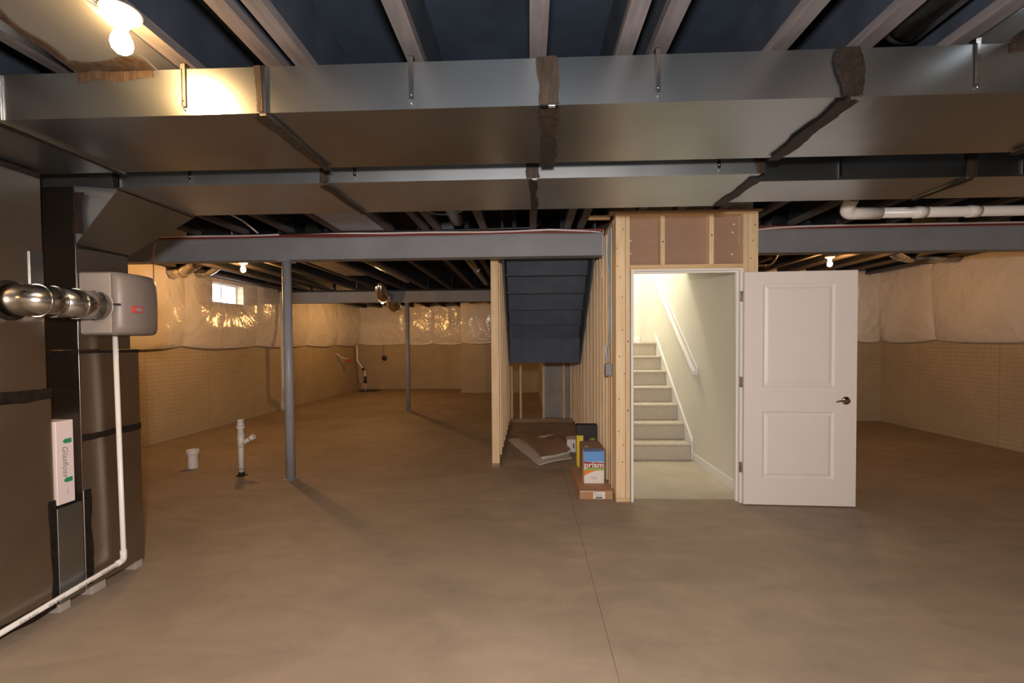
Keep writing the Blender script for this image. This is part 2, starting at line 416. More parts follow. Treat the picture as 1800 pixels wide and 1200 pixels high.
sup = duct('supply_duct', 'wide galvanized supply duct nearest the camera, across the whole ceiling', 1.712, 2.25, 2.443,
     [-3.3, -2.05, -1.003, .088, 1.172, 2.28, 3.5], [-1.31, -.435, .475, 1.60], [('mastic', .03, .032), ('mastic_smear', .03, .05), ('mastic_smear', .075, .07), ('mastic', .085, .065), ('mastic', .05, .05)])
ret = duct('return_duct', 'galvanized return duct just behind the wide supply duct, ending beyond the stair door', 2.46, 3.02, 2.47,
     [-3.05, -2.27, -1.10, .033, 1.222], [-1.86, -.94, 1.0], [('mastic', .03, .035), ('mastic_smear', .055, .05), ('mastic_smear', .07, .045)], 'galvanized_satin')
ret2 = thing('return_duct_extension', 'narrower galvanized duct continuing right past the step in the return duct', 'duct', (2.3, 2.58, ZD))
for a, b in ((1.228, 2.39), (2.394, 3.5)): box('duct_section', 'galvanized', ret2, a, b, 2.58, 2.95, ZD - .0, 2.46, .002)
box('slip_seam', 'galvanized_dark', ret2, 2.38, 2.405, 2.574, 2.952, ZD - .008, 2.46)
ragged('sealant', 'mastic_smear', ret2, (2.39, 2.573, 2.46), (2.39, 2.573, ZD), .06, (0, -1, 0), seed=3)
ragged('sealant', 'mastic', ret2, (2.39, 2.58, ZD - .009), (2.39, 2.95, ZD - .009), .05, (0, 0, -1), seed=4)
for x in (1.70, 2.66): box('hanger_strap', 'galvanized_bright', ret2, x - .008, x + .008, 2.572, 2.5785, ZD + .01, 2.511)
ragged('sealant', 'mastic', ret2, (1.222, 2.5, ZD - .006), (1.222, 3.0, ZD - .006), .07, (0, 0, -1), seed=9)
ragged('sealant', 'mastic_smear', ret2, (1.212, 2.454, 2.46), (1.212, 2.454, ZD), .05, (0, -1, 0), seed=8)

# branch ducts in the joist bays, rising from the supply duct
def branch(label, x0, x1, seed, bx):
    t = thing('branch_duct', label, 'duct', ((x0 + x1) / 2, 1.2, 2.4435))
    box('duct_panel', 'galvanized_satin', t, x0, x1, .25, 2.15, 2.509, 2.70, .002)
    MB().prism([(1.716, 2.4435), (2.15, 2.4435), (2.15, 2.5085), (1.30, 2.5085)], 'x', bx, x1 - .001).build('sloped_boot', 'galvanized_satin', t)
    N_ = (0, -.42, -1)
    ragged('sealant', 'mastic_smear', t, (bx + .01, 1.7115, 2.432), (x1 - .02, 1.7115, 2.434), .05, (0, -1, 0), seed=seed, rag=.9)
    ragged('sealant', 'mastic_smear', t, (bx + .01, 1.70, 2.4445), (bx - .0, 1.32, 2.5045), .05, (0, -.15, -1), seed=seed + 1, rag=.9)
    ragged('sealant', 'mastic_smear', t, (bx, 1.30, 2.508), (bx + .05, .4, 2.508), .04, (0, 0, -1), seed=seed + 3, rag=.9)
    ragged('sealant', 'mastic_smear', t, (bx + .01, 1.69, 2.446), (x1 - .01, 1.69, 2.446), .055, (0, -.15, -1), seed=seed + 2, rag=.9)
    return t
branch('flat galvanized branch duct filling the joist bay beside the nearest bulb', -1.862, -1.412, 11, -1.74)
branch('brown-lit galvanized branch duct in the joist bay at the upper right corner', 1.674, 2.03, 15, 1.70)

# ---------------------------------------------------------------- furnace side at left
YMAP[0] = lambda y: y - .037 if y < 2.42 else 2.383 + (y - 2.42) * .86
pl = thing('furnace_plenum', 'galvanized furnace plenum at the left edge, below the supply duct', 'furnace', (-2.8, 1.9, .05))
box('lower_casing', 'galvanized_dark', pl, -3.2, -2.45, 1.45, 2.27, .05, 1.145, .003)
box('upper_casing', 'galvanized_dark', pl, -3.2, -2.455, 1.45, 2.255, 1.155, ZD - .013, .003)
ragged('sealant', 'mastic', pl, (-2.449, 1.5, 1.15), (-2.449, 2.27, 1.15), .055, (1, 0, 0), seed=21, rag=.2)
ragged('sealant', 'mastic', pl, (-2.449, 2.262, .07), (-2.449, 2.262, .60), .035, (1, 0, 0), seed=22)
ragged('sealant', 'mastic', pl, (-2.449, 1.5, .075), (-2.449, 2.26, .075), .05, (1, 0, 0), seed=23)
box('joint_strip', 'galvanized_dark', pl, -2.6, -2.449, 1.5, 2.2, 1.88, 1.93)
ragged('sealant', 'mastic', pl, (-2.4535, 1.95, 2.245), (-2.4535, 2.25, 2.245), .03, (1, 0, 0), seed=24)
box('seam_flap', 'galvanized', pl, -2.454, -2.449, 2.19, 2.25, 1.70, 1.86)
rd = thing('return_plenum', 'tall galvanized return drop standing beside the humidifier drain pipe', 'duct', (-2.75, 2.6, .05))
box('lower_casing', 'galvanized_dark', rd, -3.1, -2.45, 2.42, 2.86, .05, 1.365, .003)
box('upper_casing', 'galvanized_dark', rd, -3.1, -2.455, 2.425, 2.80, 1.372, ZD - .014, .003)
ragged('sealant', 'mastic', rd, (-2.449, 2.42, .89), (-2.449, 2.86, .89), .04, (1, 0, 0), seed=31, rag=.3)
ragged('sealant', 'mastic', rd, (-2.449, 2.42, 1.36), (-2.449, 2.86, 1.36), .018, (1, 0, 0), seed=32, rag=.2)
ragged('sealant', 'mastic', rd, (-2.62, 2.419, 1.355), (-2.45, 2.419, 1.355), .03, (0, -1, 0), seed=33)
box('corner_seam', 'galvanized_bright', rd, -2.4535, -2.449, 2.4205, 2.4245, .6, ZD - .02)
ragged('sealant', 'mastic', rd, (-2.449, 2.45, .07), (-2.449, 2.45, .60), .05, (1, 0, 0), seed=34)
# sloped boot joining it to the return duct
vs = [(-2.4545, 2.42, 2.255), (-2.4545, 2.42, 1.94), (-2.275, 2.51, 2.262), (-2.4545, 2.80, 2.255), (-2.4545, 2.80, 1.94), (-2.275, 3.18, 2.262)]
MB().add(vs, [(0, 1, 2), (3, 5, 4), (1, 4, 5, 2), (0, 3, 4, 1), (0, 2, 5, 3)]).build('sloped_boot', 'galvanized', rd)
ragged('sealant', 'mastic', rd, (-2.453, 2.42, 1.95), (-2.453, 2.80, 1.95), .045, (1, 0, 0), seed=36, rag=.2)
ragged('sealant', 'mastic_smear', rd, (-2.42, 2.416, 2.22), (-2.43, 2.416, 2.0), .06, (0, -1, 0), seed=37)
fr = thing('filter_rack', 'narrow grey sheet metal filter rack between the two furnace casings', 'filter rack', (-2.6, 2.35, .05))
box('rack_housing', 'galvanized', fr, -3.0, -2.443, 2.274, 2.408, .051, .55, .002)
gf = thing('filter_carton', 'white air filter carton standing on end on the filter rack', 'carton', (-2.6, 2.35, .56))
box('carton', 'filter_carton', gf, -2.95, -2.438, 2.274, 2.364, .568, 1.003, .002)
text('lettering', 'Glasfloss', 'grey_print', gf, (-2.4365, 2.316, .79), .040, FACE_PX @ Matrix.Rotation(-PI / 2, 3, 'Z'), shear=.25, sx=1.15)
for z in (.895, .690):
    MB().prism([(2.318, z - .012), (2.352, z - .012), (2.352, z + .012), (2.318, z + .012), (2.306, z)], 'x', -2.4378, -2.4368).build('arrow_mark', 'green_print', gf)
box('print_line', 'grey_print', gf, -2.4378, -2.4370, 2.325, 2.3265, .61, .65)
for y0, y1 in ((2.79, 2.85), (2.46, 2.56), (2.28, 2.34)):
    tag(box('support_block', 'foam_block', None, -2.60, -2.455, y0, y1, .0005, .0495, .002), {2.79: 'small grey block under the far end of the return drop', 2.46: 'small grey block under the near corner of the return drop', 2.28: 'small grey block under the filter rack'}[y0], 'block')
# humidifier
hu = thing('humidifier', 'brown-grey plastic bypass humidifier mounted on the return drop', 'humidifier', (-2.33, 2.62, 1.45))
out = [(-2.4545, 2.445), (-2.30, 2.445), (-2.255, 2.455), (-2.225, 2.50), (-2.21, 2.57), (-2.215, 2.65), (-2.235, 2.73), (-2.29, 2.795), (-2.4545, 2.80)]
rings = [(1.452, .80), (1.456, .90), (1.470, .96), (1.50, .99), (1.58, 1.0), (1.67, 1.0), (1.75, .99), (1.78, .96), (1.796, .90), (1.80, .80)]
vs = []; out = [(p.x, p.y) for p in smooth_path([(x, y, 0) for x, y in out], 5)]
vs = []; n = len(out)
for z, s_ in rings:
    for (x, y) in out: vs.append((-2.4545 + (x + 2.4545) * s_, 2.62 + (y - 2.62) * (1 - (1 - s_) * .5), z))
fs = [(i * n + k, i * n + (k + 1) % n, (i + 1) * n + (k + 1) % n, (i + 1) * n + k) for i in range(len(rings) - 1) for k in range(n)]
fs += [tuple(range(n))[::-1], tuple((len(rings) - 1) * n + k for k in range(n))]
hc = MB().add(vs, fs, True).build('cover', 'humidifier_plastic', hu)
hm = hc.modifiers.new('edge', 'EDGE_SPLIT'); hm.split_angle = math.radians(40)
box('side_panel', 'humidifier_light', hu, -2.452, -2.275, 2.434, 2.4445, 1.462, 1.79, .006, 2)['label'] = 'lighter plastic side panel'
box('damper_lever', 'pvc_dark', hu, -2.255, -2.225, 2.425, 2.444, 1.612, 1.622)
box('badge', 'red_print', hu, -2.225, -2.2045, 2.515, 2.575, 1.578, 1.612)
box('badge_plate', 'grey_print', hu, -2.222, -2.2035, 2.522, 2.568, 1.586, 1.604)
lathe(MB(), (-2.345, 2.434, 1.61), [(.088, 0), (.088, .006), (.080, .010), (.078, 0)], (0, -1, 0), 28).build('port_ring', 'humidifier_light', hu)
# bypass pipe with elbow
by = thing('bypass_pipe', 'shiny round metal pipe from the furnace plenum to the humidifier', 'pipe', (-2.35, 2.2, 1.61))
cx = -2.335
def rpipe(pts, r=.075, n=28): return MB().tube(pts, r, n)
rpipe([(cx, 2.19, 1.61), (cx, 2.43, 1.61)]).build('pipe', 'galvanized_bright', by)
for y in (2.19, 2.30, 2.40): rpipe([(cx, y - .004, 1.61), (cx, y + .004, 1.61)], .079).build('crimp_ring', 'galvanized_bright', by)
MB().tube(bend([(-2.450, 2.10, 1.61), (cx + .01, 2.10, 1.61), (cx, 2.20, 1.61)], .10, 3), .0745, 28).build('elbow', 'galvanized_bright', by)
MB().tube([(cx, 2.112, 1.61), (cx, 2.120, 1.61)], .079, 28).build('crimp_ring', 'galvanized_bright', by)
lathe(MB(), (-2.4545, 2.10, 1.61), [(.095, 0), (.095, .004), (.077, .006), (.077, .02)], (1, 0, 0), 28).build('collar', 'mastic_smear', by)
# drain pipe
dp = thing('drain_pipe', 'thin white plastic drain pipe running down from the humidifier and along the floor', 'pipe', (-2.40, 2.61, .1))
tube('pipe', 'pvc_white', dp, bend([(-2.39, 2.60, 1.452), (-2.40, 2.63, .13), (-2.40, 1.2, .055)], .03), .0135, 14)
tube('coupling', 'pvc_white', dp, bend([(-2.40, 2.628, .19), (-2.40, 2.63, .13), (-2.40, 2.58, .128)], .025), .0175, 14)
for y in (2.50, 2.36, 2.21, 2.08):
    z = .13 - (2.63 - y) * .0525
    text('pipe_marking', 'SCH 40 PVC', 'grey_print', dp, (-2.3862, y, z), .016, FACE_PX)
YMAP[0] = None
# thin wires beside humidifier
tag(tube('thermostat_wire', 'cable_red', None, smooth_path([(-2.50, 3.06, 2.5), (-2.48, 2.93, 2.0), (-2.44, 2.88, 1.90), (-2.435, 2.87, 1.74), (-2.41, 2.83, 1.66), (-2.40, 2.81, 1.58)]), .0028, 6), 'thin reddish wire hanging behind the humidifier', 'wire')

# ---------------------------------------------------------------- stair door wall (front)
D0, D1 = 3.965, 4.055
def stud(t, x0, x1, y0, y1, z0, z1, m='stud_wood', name='stud'):
    o = box(name, m, t, x0, x1, y0, y1, z0, z1, .002)
    return o
dw = thing('stud_wall', 'bare wood stud wall framing the white stair door', 'wall framing', (1.35, 4.01, 0))
stud(dw, .745, .826, D0, D1, .0385, 2.478); stud(dw, .829, .866, D0 + .002, D1, .0385, 2.478)
stud(dw, 1.822, 1.862, D0 + .001, D1, .0385, 2.478); stud(dw, 1.865, 1.947, D0, D1, .0385, 2.478)
stud(dw, .745, .866, D0, D1, .0005, .038, 'plate_wood', 'bottom_plate'); stud(dw, 1.822, 1.947, D0, D1, .0005, .038, 'plate_wood', 'bottom_plate')
stud(dw, .745, 1.947, D0, D1, 2.4785, 2.4965, 'plate_wood', 'top_plate')
stud(dw, .69, 1.975, D0 - .02, D1, 2.497, 2.5115, 'treated_wood', 'top_plate')
stud(dw, .867, 1.821, D0 - .003, D1, 2.016, 2.054, 'plate_wood', 'header_plate')
for x in (1.146, 1.558):
    stud(dw, x - .019, x + .019, D0 + .003, D1, 2.0545, 2.478)
box('drywall_back', 'drywall_paper', dw, .867, 1.821, D1 + .001, D1 + .013, 2.0545, 2.478)['label'] = 'brown paper back of the drywall above the door'
for x, z in ((.89, 2.28), (.888, 2.17), (1.77, 2.34), (1.765, 2.15), (1.78, 2.41)):
    box('mud_spot', 'gypsum_edge', dw, x - .010, x + .010, D1 - .002, D1 + .002, z - .006, z + .007)
for x, z in ((.80, .35), (.765, .62), (.815, 1.12), (.775, 1.27), (.80, 1.78), (.76, 2.05), (.81, 2.36), (.85, 1.4), (.845, .8), (1.92, 2.38), (.77, .9), (.80, 1.5), (.785, 1.95), (.755, 2.2), (.81, .5), (1.146, 2.25), (1.558, 2.30), (1.90, 2.25), (1.885, 2.10)):
    lathe(MB(), (x, D0 + .0018, z), [(.0075, 0), (.0055, .0018), (0, .002)], (0, -1, 0), 8).build('knot', 'knot', dw)
# ---------------------------------------------------------------- right partition along the stairs (X .72)
pr = thing('stud_wall', 'bare stud wall running back beside the dark stair underside, boxes at its foot', 'wall framing', (.79, 6.0, 0))
stud(pr, .745, .822, 4.075, 7.93, .0005, .038, 'treated_wood', 'bottom_plate')
stud(pr, .745, .822, 4.075, 4.53, 2.44, 2.478, 'plate_wood', 'top_plate')
stud(pr, .745, .822, 4.70, 7.93, 2.44, 2.478, 'plate_wood', 'top_plate')
for y in (4.077, 4.215): stud(pr, .748, .82, y, y + .089, .0385, 2.4395)
for y in (4.33, 4.49, 4.70, 4.90, 5.10, 5.35, 5.65, 6.0, 6.4, 6.8, 7.2, 7.6, 7.88):
    stud(pr, .745, .822, y, y + .038, .0385, 2.4395)
for y, z in ((4.34, 2.1), (4.71, 1.4), (4.91, 1.95), (5.11, 2.05), (5.36, 1.6), (4.34, .9), (5.66, 1.2)):
    lathe(MB(), (.7465, y + .018, z), [(.007, 0), (.005, .0018), (0, .002)], (-1, 0, 0), 8).build('knot', 'knot', pr)
box('drywall_back', 'drywall_paper', pr, .8225, .834, 4.07, 7.93, .02, 2.79)['label'] = 'brown paper back of the stairwell drywall'
# ---------------------------------------------------------------- left partition
pq = thing('stud_wall', 'bare stud wall left of the dark stair underside, seen edge on', 'wall framing', (-.39, 6.5, 0))
stud(pq, -.43, -.345, 5.08, 7.93, .0005, .038, 'treated_wood', 'bottom_plate')
stud(pq, -.43, -.345, 5.08, 7.93, 2.47, 2.508, 'plate_wood', 'top_plate')
for y in (5.085, 5.5, 5.9, 6.3, 6.7, 7.1, 7.5, 7.88): stud(pq, -.43, -.345, y, y + .038, .0385, 2.4695)
for x, z in ((-.40, 1.75), (-.37, 1.74), (-.41, 1.3), (-.38, 1.55), (-.40, .5)):
    lathe(MB(), (x, 5.0868, z), [(.006, 0), (.004, .0018), (0, .002)], (0, -1, 0), 8).build('knot', 'knot', pq)
# ---------------------------------------------------------------- far cross wall under the landing
pc = thing('stud_wall', 'low stud wall under the stair landing at the far end of the alcove', 'wall framing', (.18, 7.98, 0))
stud(pc, -.34, .742, 7.94, 8.03, .0005, .075, 'treated_wood', 'bottom_plate')
stud(pc, -.34, .742, 7.94, 8.03, 1.20, 1.238, 'plate_wood', 'top_plate')
for x in (-.335, -.18, .22, .57, .70): stud(pc, x, x + .038, 7.94, 8.03, .0755, 1.1995)
# ---------------------------------------------------------------- dark underside of the upper stair flight
us = thing('upper_stairs', 'dark slate blue underside of the upper stair flight between two stud walls', 'stairs', (.155, 5.6, 1.15))
X0, X1 = -.29, .70
box('landing_board', 'stair_board', us, X0, X1, 6.25, 6.285, 1.12, 1.46, .002)
y, z = 6.25, 1.46
for k in range(6):
    MB().prism([(y, z - .012), (y + .02, z - .012), (y - .125, z + .190), (y - .145, z + .178)], 'x', X0 + .03, X1 - .03).build('soffit_panel', 'stair_board', us, .004, 2)
    MB().prism([(y - .232, z + .170), (y - .120, z + .170), (y - .120, z + .190), (y - .232, z + .190)], 'x', X0 + .02, X1 - .02).build('nosing', 'stair_board', us)
    y -= .23; z += .182
for x in (X0, X1 - .02):
    MB().prism([(6.285, 1.12), (6.285, 1.60), (4.80, 2.79), (4.80, 2.36)], 'x', x, x + .02).build('stringer', 'stair_board', us, .002)
# landing deck behind
ld = box('landing_deck', 'stair_board', us, X0, X1, 6.29, 7.93, 1.242, 1.35)

# ---------------------------------------------------------------- door
do = shell('door_1', (1.34, 3.965, 0))
J0, J1, DT = .886, 1.806, 2.0
def jamb(x0, x1, y0, y1, z0, z1): return box('jamb', 'trim_paint', do, x0, x1, y0, y1, z0, z1, .002)
jamb(J0 - .012, J0 + .008, D0 - .006, D1 + .02, .0005, DT); jamb(J1 - .008, J1 + .017, D0 - .006, D1 + .02, .0005, DT)
jamb(J0 - .012, J1 + .017, D0 - .006, D1 + .02, DT, DT + .017)
for x0, x1 in ((J0 + .008, J0 + .02), (J1 - .02, J1 - .008)): box('door_stop', 'trim_paint', do, x0, x1, D0 + .04, D0 + .075, .0005, DT - .012, .002)
box('door_stop', 'trim_paint', do, J0 + .008, J1 - .008, D0 + .04, D0 + .075, DT - .012, DT, .002)
# leaf, opened flat to the right
LW, LT, LZ0, LZ1 = .900, .035, .010, 1.972
hx, hy = 1.806, 3.945; ang = math.atan2(-.045, .90)
ca, sa = math.cos(ang), math.sin(ang)
def LP(u, v, z):      # u along leaf, v out of the leaf towards the camera
    return (hx + u * ca + v * sa, hy + u * sa - v * ca, z)
def leafbox(mb, u0, u1, v0, v1, z0, z1):
    P = [LP(u, v, z) for z in (z0, z1) for u, v in ((u0, v1), (u1, v1), (u1, v0), (u0, v0))]
    return mb.add(P, [(0, 3, 2, 1), (4, 5, 6, 7), (0, 1, 5, 4), (1, 2, 6, 5), (2, 3, 7, 6), (3, 0, 4, 7)])
lf = MB(); PU0, PU1 = .145, .735; PZ = [(.225, .810), (.995, 1.880)]
leafbox(lf, .004, LW, 0, LT * .55, LZ0, LZ1)
leafbox(lf, .004, PU0, LT * .55, LT, LZ0, LZ1); leafbox(lf, PU1, LW, LT * .55, LT, LZ0, LZ1)
for z0, z1 in ((LZ0, .225), (.810, .995), (1.880, LZ1)): leafbox(lf, PU0, PU1, LT * .55, LT, z0, z1)
leaf = lf.build('door_leaf', 'door_paint', do)
for z0, z1 in PZ:      # moulded recess + raised field
    mb = MB(); steps = [(0, LT), (.010, LT * .99), (.020, LT * .72), (.028, LT * .66), (.050, LT * .90), (.056, LT * .93)]
    vs = []
    for i, v in steps: vs += [LP(PU0 + i, v, z0 + i), LP(PU1 - i, v, z0 + i), LP(PU1 - i, v, z1 - i), LP(PU0 + i, v, z1 - i)]
    fs = [(j * 4 + k, j * 4 + (k + 1) % 4, j * 4 + 4 + (k + 1) % 4, j * 4 + 4 + k) for j in range(len(steps) - 1) for k in range(4)]
    n_ = (len(steps) - 1) * 4; fs.append((n_, n_ + 1, n_ + 2, n_ + 3))
    mb.add(vs, fs).build('door_panel', 'door_paint', leaf)
hd = LP(.815, LT, .895)
ax = (-sa * -1, -ca, 0)
lathe(MB(), hd, [(.034, 0), (.034, .006), (.028, .011), (.012, .013), (.011, .045), (0, .046)], (sa, -ca, 0), 24).build('door_handle', 'nickel', leaf)
tube('handle_lever', 'nickel', leaf, smooth_path([LP(.815, LT + .04, .895), LP(.785, LT + .046, .900), (LP(.75, LT + .044, .897)), LP(.72, LT + .038, .888)]), .0075, 10)
for z in (.27, 1.0, 1.73):
    tube('hinge', 'hinge_metal', do, [(1.815, 3.942, z), (1.815, 3.942, z + .09)], .008, 10)
    box('hinge_plate', 'hinge_metal', do, 1.79, 1.81, 3.9545, 3.9585, z, z + .09)
# ---------------------------------------------------------------- stairwell behind the door
sw = 'drywall'
wall('wall_stair_left', MB().box(.835, .847, 4.057, 7.95, 0, 5.0), sw, (.83, 4.1, 0))
wall('wall_stair_right', MB().box(1.90, 1.945, 4.057, 7.95, 0, 5.0), sw, (1.93, 4.1, 0))
wall('wall_stair_back', MB().box(.847, 1.90, 7.85, 7.95, 0, 5.0), sw, (1.37, 8.0, 0))
wall('wall_stair_soffit', MB().box(.847, 1.90, 4.07, 5.60, 2.25, 5.0), sw, (1.37, 5, 2.3))
wall('wall_stair_top', MB().box(.80, 2.0, 5.5, 8.0, 5.0, 5.1), sw, (1.37, 7, 5))
vf = box('vestibule_floor', 'vestibule_floor', None, .848, 1.899, 4.058, 5.39, .0005, .006); vf['kind'] = 'structure'
bb = box('baseboard_right', 'trim_paint', None, 1.887, 1.8995, 4.08, 5.36, .0065, .10, .002); bb['kind'] = 'structure'
st = thing('staircase', 'beige carpeted stairs rising away behind the open doorway', 'stairs', (1.37, 5.4, 0))
RS, RN = .1985, .245
for k in range(7):
    y0 = 5.4 + k * RN; y1 = 7.84 if k == 6 else 5.4 + (k + 1) * RN + .03
    z = (k + 1) * RS
    MB().prism([(y0, k * RS + .001), (y1, k * RS + .001), (y1, z), (y0 - .018, z), (y0 - .025, z - .012), (y0 - .018, z - .03), (y0, z - .035)][::-1], 'x', .849, 1.879).build('step', 'carpet', st, .004, 2)
sl = RS / RN
MB().prism([(5.36, .0065), (5.42, .0065), (6.9, sl * 1.48), (6.9, sl * 1.5 + RS + .09), (5.36, sl * (-.04) + RS + .09)][::-1], 'x', 1.880, 1.899).build('skirt_board', 'trim_paint', st, .002)
MB().prism([(5.36, RS + .03), (5.36, RS + .075), (6.9, sl * 1.54 + RS + .075), (6.9, sl * 1.54 + RS + .03)][::-1], 'x', 1.868, 1.880).build('skirt_cap', 'trim_paint', st, .002)
box('baseboard', 'trim_paint', st, .85, 1.879, 7.838, 7.849, 7 * RS + .001, 7 * RS + .1)
hr = thing('handrail', 'white painted handrail on the stairwell wall', 'handrail', (1.85, 5.3, 1.0))
MB().prism([(5.17, 1.02), (5.17, 1.07), (7.2, 1.07 + 2.03 * .785), (7.2, 1.02 + 2.03 * .785)][::-1], 'x', 1.815, 1.862).build('rail', 'trim_paint', hr, .008, 2)
MB().prism([(5.22, 1.01), (5.22, 1.10), (7.2, 1.10 + 1.98 * .785), (7.2, 1.01 + 1.98 * .785)][::-1], 'x', 1.882, 1.8995).build('rail_board', 'trim_paint', hr, .003)
for yy in (5.35, 6.4): tube('bracket', 'hinge_metal', hr, bend([(1.84, yy, 1.03 + (yy - 5.17) * .785), (1.84, yy, .995 + (yy - 5.17) * .785), (1.882, yy, 1.02 + (yy - 5.17) * .785)], .01), .006, 8)

# ---------------------------------------------------------------- window
wn = shell('window_1', (XL, (WY0 + WY1) / 2, WZ0))
for (a, b, c, d) in ((WY0, WY1, WZ0, WZ0 + .03), (WY0, WY1, WZ1 - .03, WZ1), (WY0, WY0 + .03, WZ0 + .03, WZ1 - .03), (WY1 - .03, WY1, WZ0 + .03, WZ1 - .03), ((WY0 + WY1) / 2 - .015, (WY0 + WY1) / 2 + .015, WZ0 + .03, WZ1 - .03)):
    box('frame', 'vinyl_white', wn, XL - .19, XL - .13, a, b, c, d, .002)
for a, b in ((WY0 + .03, (WY0 + WY1) / 2 - .015), ((WY0 + WY1) / 2 + .015, WY1 - .03)):
    box('pane', 'window_glass', wn, XL - .163, XL - .158, a, b, WZ0 + .03, WZ1 - .03)
sl_ = box('window_sill', 'vinyl_white', wn, XL - .13, XL + .01, WY0 + .001, WY1 - .001, WZ0 + .0005, WZ0 + .012)
box('window_label', 'grey_print', wn, XL - .129, XL - .127, WY0 + .10, WY0 + .34, WZ0 + .15, WZ0 + .16)

# ---------------------------------------------------------------- insulation blankets under clear film
def blanket(label, axis, base, sgn, segs, zt, zb, seed, depth=.11, hole=None, end=None):
    """axis 'y': blanket on a wall of constant x=base, bulging towards sgn; segs = pinch positions of the lower hem"""
    a0, a1 = segs[0], segs[-1]; mid = (a0 + a1) / 2
    t = thing('insulation_blanket', label, 'insulation', (base, mid, zb) if axis == 'y' else (mid, base, zb))
    nv = 44
    for i in range(len(segs) - 1):
        a, b = segs[i], segs[i + 1]; nu = max(16, int((b - a) * 30)); vs = []; keep = []
        for v in range(nv + 1):
            fv = v / nv
            for u in range(nu + 1):
                fu = u / nu; p = a + (b - a) * fu
                e = abs(2 * fu - 1)
                z0 = zb - .045 * (1 - e ** 2.5) + .012 * noise.noise(Vector((p * 1.3, seed, 0)))
                z = z0 + (zt - z0) * fv
                env = 1 - .55 * e ** 5 * math.exp(-fv * 3.0) - .12 * e ** 8
                prof = max(0.0, math.sin(PI * (.05 + .93 * (1 - fv)))) ** .45
                d = depth * (.12 + .88 * prof) * env + .03 * noise.noise(Vector((p * .9, z * 1.1, seed * 4.4))) * prof
                for pu in (a, b):                       # folds radiating from the pinch points
                    dx = abs(p - pu); dz = z - zb; rr = math.hypot(dx, dz) + .02; th = math.atan2(dz, dx + 1e-4)
                    k = math.sin(th * 13 + seed + 4 * noise.noise(Vector((rr * 1.5, seed, pu))))
                    d += .013 * abs(k) ** 3 * (1 if k > 0 else -.3) * math.exp(-rr * 1.7) * min(1, rr * 5)
                q = Vector((p * 2.6 + z * 1.6, z * 1.5 - p * 1.1, seed))
                ridg = 1 - abs(noise.noise(q)) * 2.2
                d += .012 * max(0, ridg) ** 8
                if hole:
                    h0, h1, g0, g1 = hole
                    ox = max(h0 - p, p - h1, 0); oz = max(g0 - z, z - g1, 0); dist = math.hypot(ox, oz)
                    f_ = min(1, dist / .45) ** .7; d = d * f_ + .012 * (1 - f_)
                    th = math.atan2(z - (g0 + g1) / 2, p - (h0 + h1) / 2)
                    d += .012 * math.sin(th * 26 + 2 * math.sin(th * 7)) * math.exp(-dist * 4) * min(1, dist * 12)
                d = max(.006, d)
                if v == 0: d = min(d, .03) + .02 * (1 - e ** 2)
                vs.append((base + sgn * d, p, z) if axis == 'y' else (p, base + sgn * d, z)); keep.append((p, z))
        W_ = nu + 1; fs = []
        flip = (sgn > 0) != (axis == 'y')
        for v in range(nv):
            for u in range(nu):
                q = (v * W_ + u, v * W_ + u + 1, (v + 1) * W_ + u + 1, (v + 1) * W_ + u)
                if hole:
                    cp = sum(keep[j][0] for j in q) / 4; cz = sum(keep[j][1] for j in q) / 4
                    if hole[0] < cp < hole[1] and hole[2] < cz < hole[3]: continue
                fs.append(q if not flip else q[::-1])
        MB().add(vs, fs, True).build('blanket_panel', 'poly_film', t)
    return t
TB = ZW - .005
blanket('white plastic-covered insulation blanket along the left wall, cut out around the small window', 'y', XL, 1, [3.2, 5.0, 6.75, 8.6, 10.6, 12.3, 13.93], TB, 1.385, 1, .12, hole=(WY0 + .01, WY1 - .01, WZ0 + .01, WZ1 - .01))
blanket('wrinkled plastic-covered insulation blanket on the far back wall', 'x', YB, -1, [-5.30, -3.9, -3.0, -1.97], 2.62, 1.41, 3, .08)
blanket('glossy plastic-covered insulation on the projecting part of the far wall', 'x', YJ, -1, [-1.93, -1.0, .2], 2.62, 1.43, 4, .09)
blanket('plastic-covered insulation blanket on the right-hand wall', 'y', XR, -1, [1.6, 3.4, 5.35, 7.0, 8.05], TB, 1.40, 5, .13)
blanket('plastic-covered insulation on the short back wall behind the open door', 'x', YR, -1, [2.0, 3.2, 4.5, 5.6, 6.03], TB, 1.41, 6, .09)
def ledge(name, *a):
    o = box(name, 'foam_block', None, *a); tag(o, kind='structure'); return o

# ---------------------------------------------------------------- lamps
def bulb(label, x, y, z=ZJ, glow='bulb_glow'):
    t = thing('ceiling_lamp', label, 'lamp', (x, y, z - .001))
    lathe(MB(), (x, y, z - .001), [(0, 0), (.058, 0), (.060, .008), (.052, .022), (.030, .030), (.024, .045), (.022, .052), (0, .052)], (0, 0, -1), 28).build('lampholder', 'porcelain', t)
    lathe(MB(), (x, y, z - .048), [(0, 0), (.013, 0), (.014, .012), (.022, .028), (.030, .048), (.0315, .062), (.028, .078), (.017, .090), (0, .094)], (0, 0, -1), 24).build('bulb', glow, t)
    return t
bulb('bare lit bulb in a white porcelain holder beside the joist at upper left', -1.36, 1.50, glow='bulb_glow_dim')
bulb('bare lit bulb above the left room, near the small window', -3.84, 6.0)
bulb('bare lit bulb in the far left room, beyond the second beam', -3.55, 10.9)
bulb('bare lit bulb above and behind the open white door', 3.97, 6.2, glow='bulb_glow_mid')
bulb('unseen bulb added behind the viewer as warm fill on the left', -2.9, -1.0, glow='bulb_glow_dim')  # out-of-view fill bulb, added to warm the front of the room
bulb('unseen bulb added behind the viewer as warm fill on the right', 2.3, -1.4, glow='bulb_glow_dim')  # second added fill bulb, also out of view, warming the right side

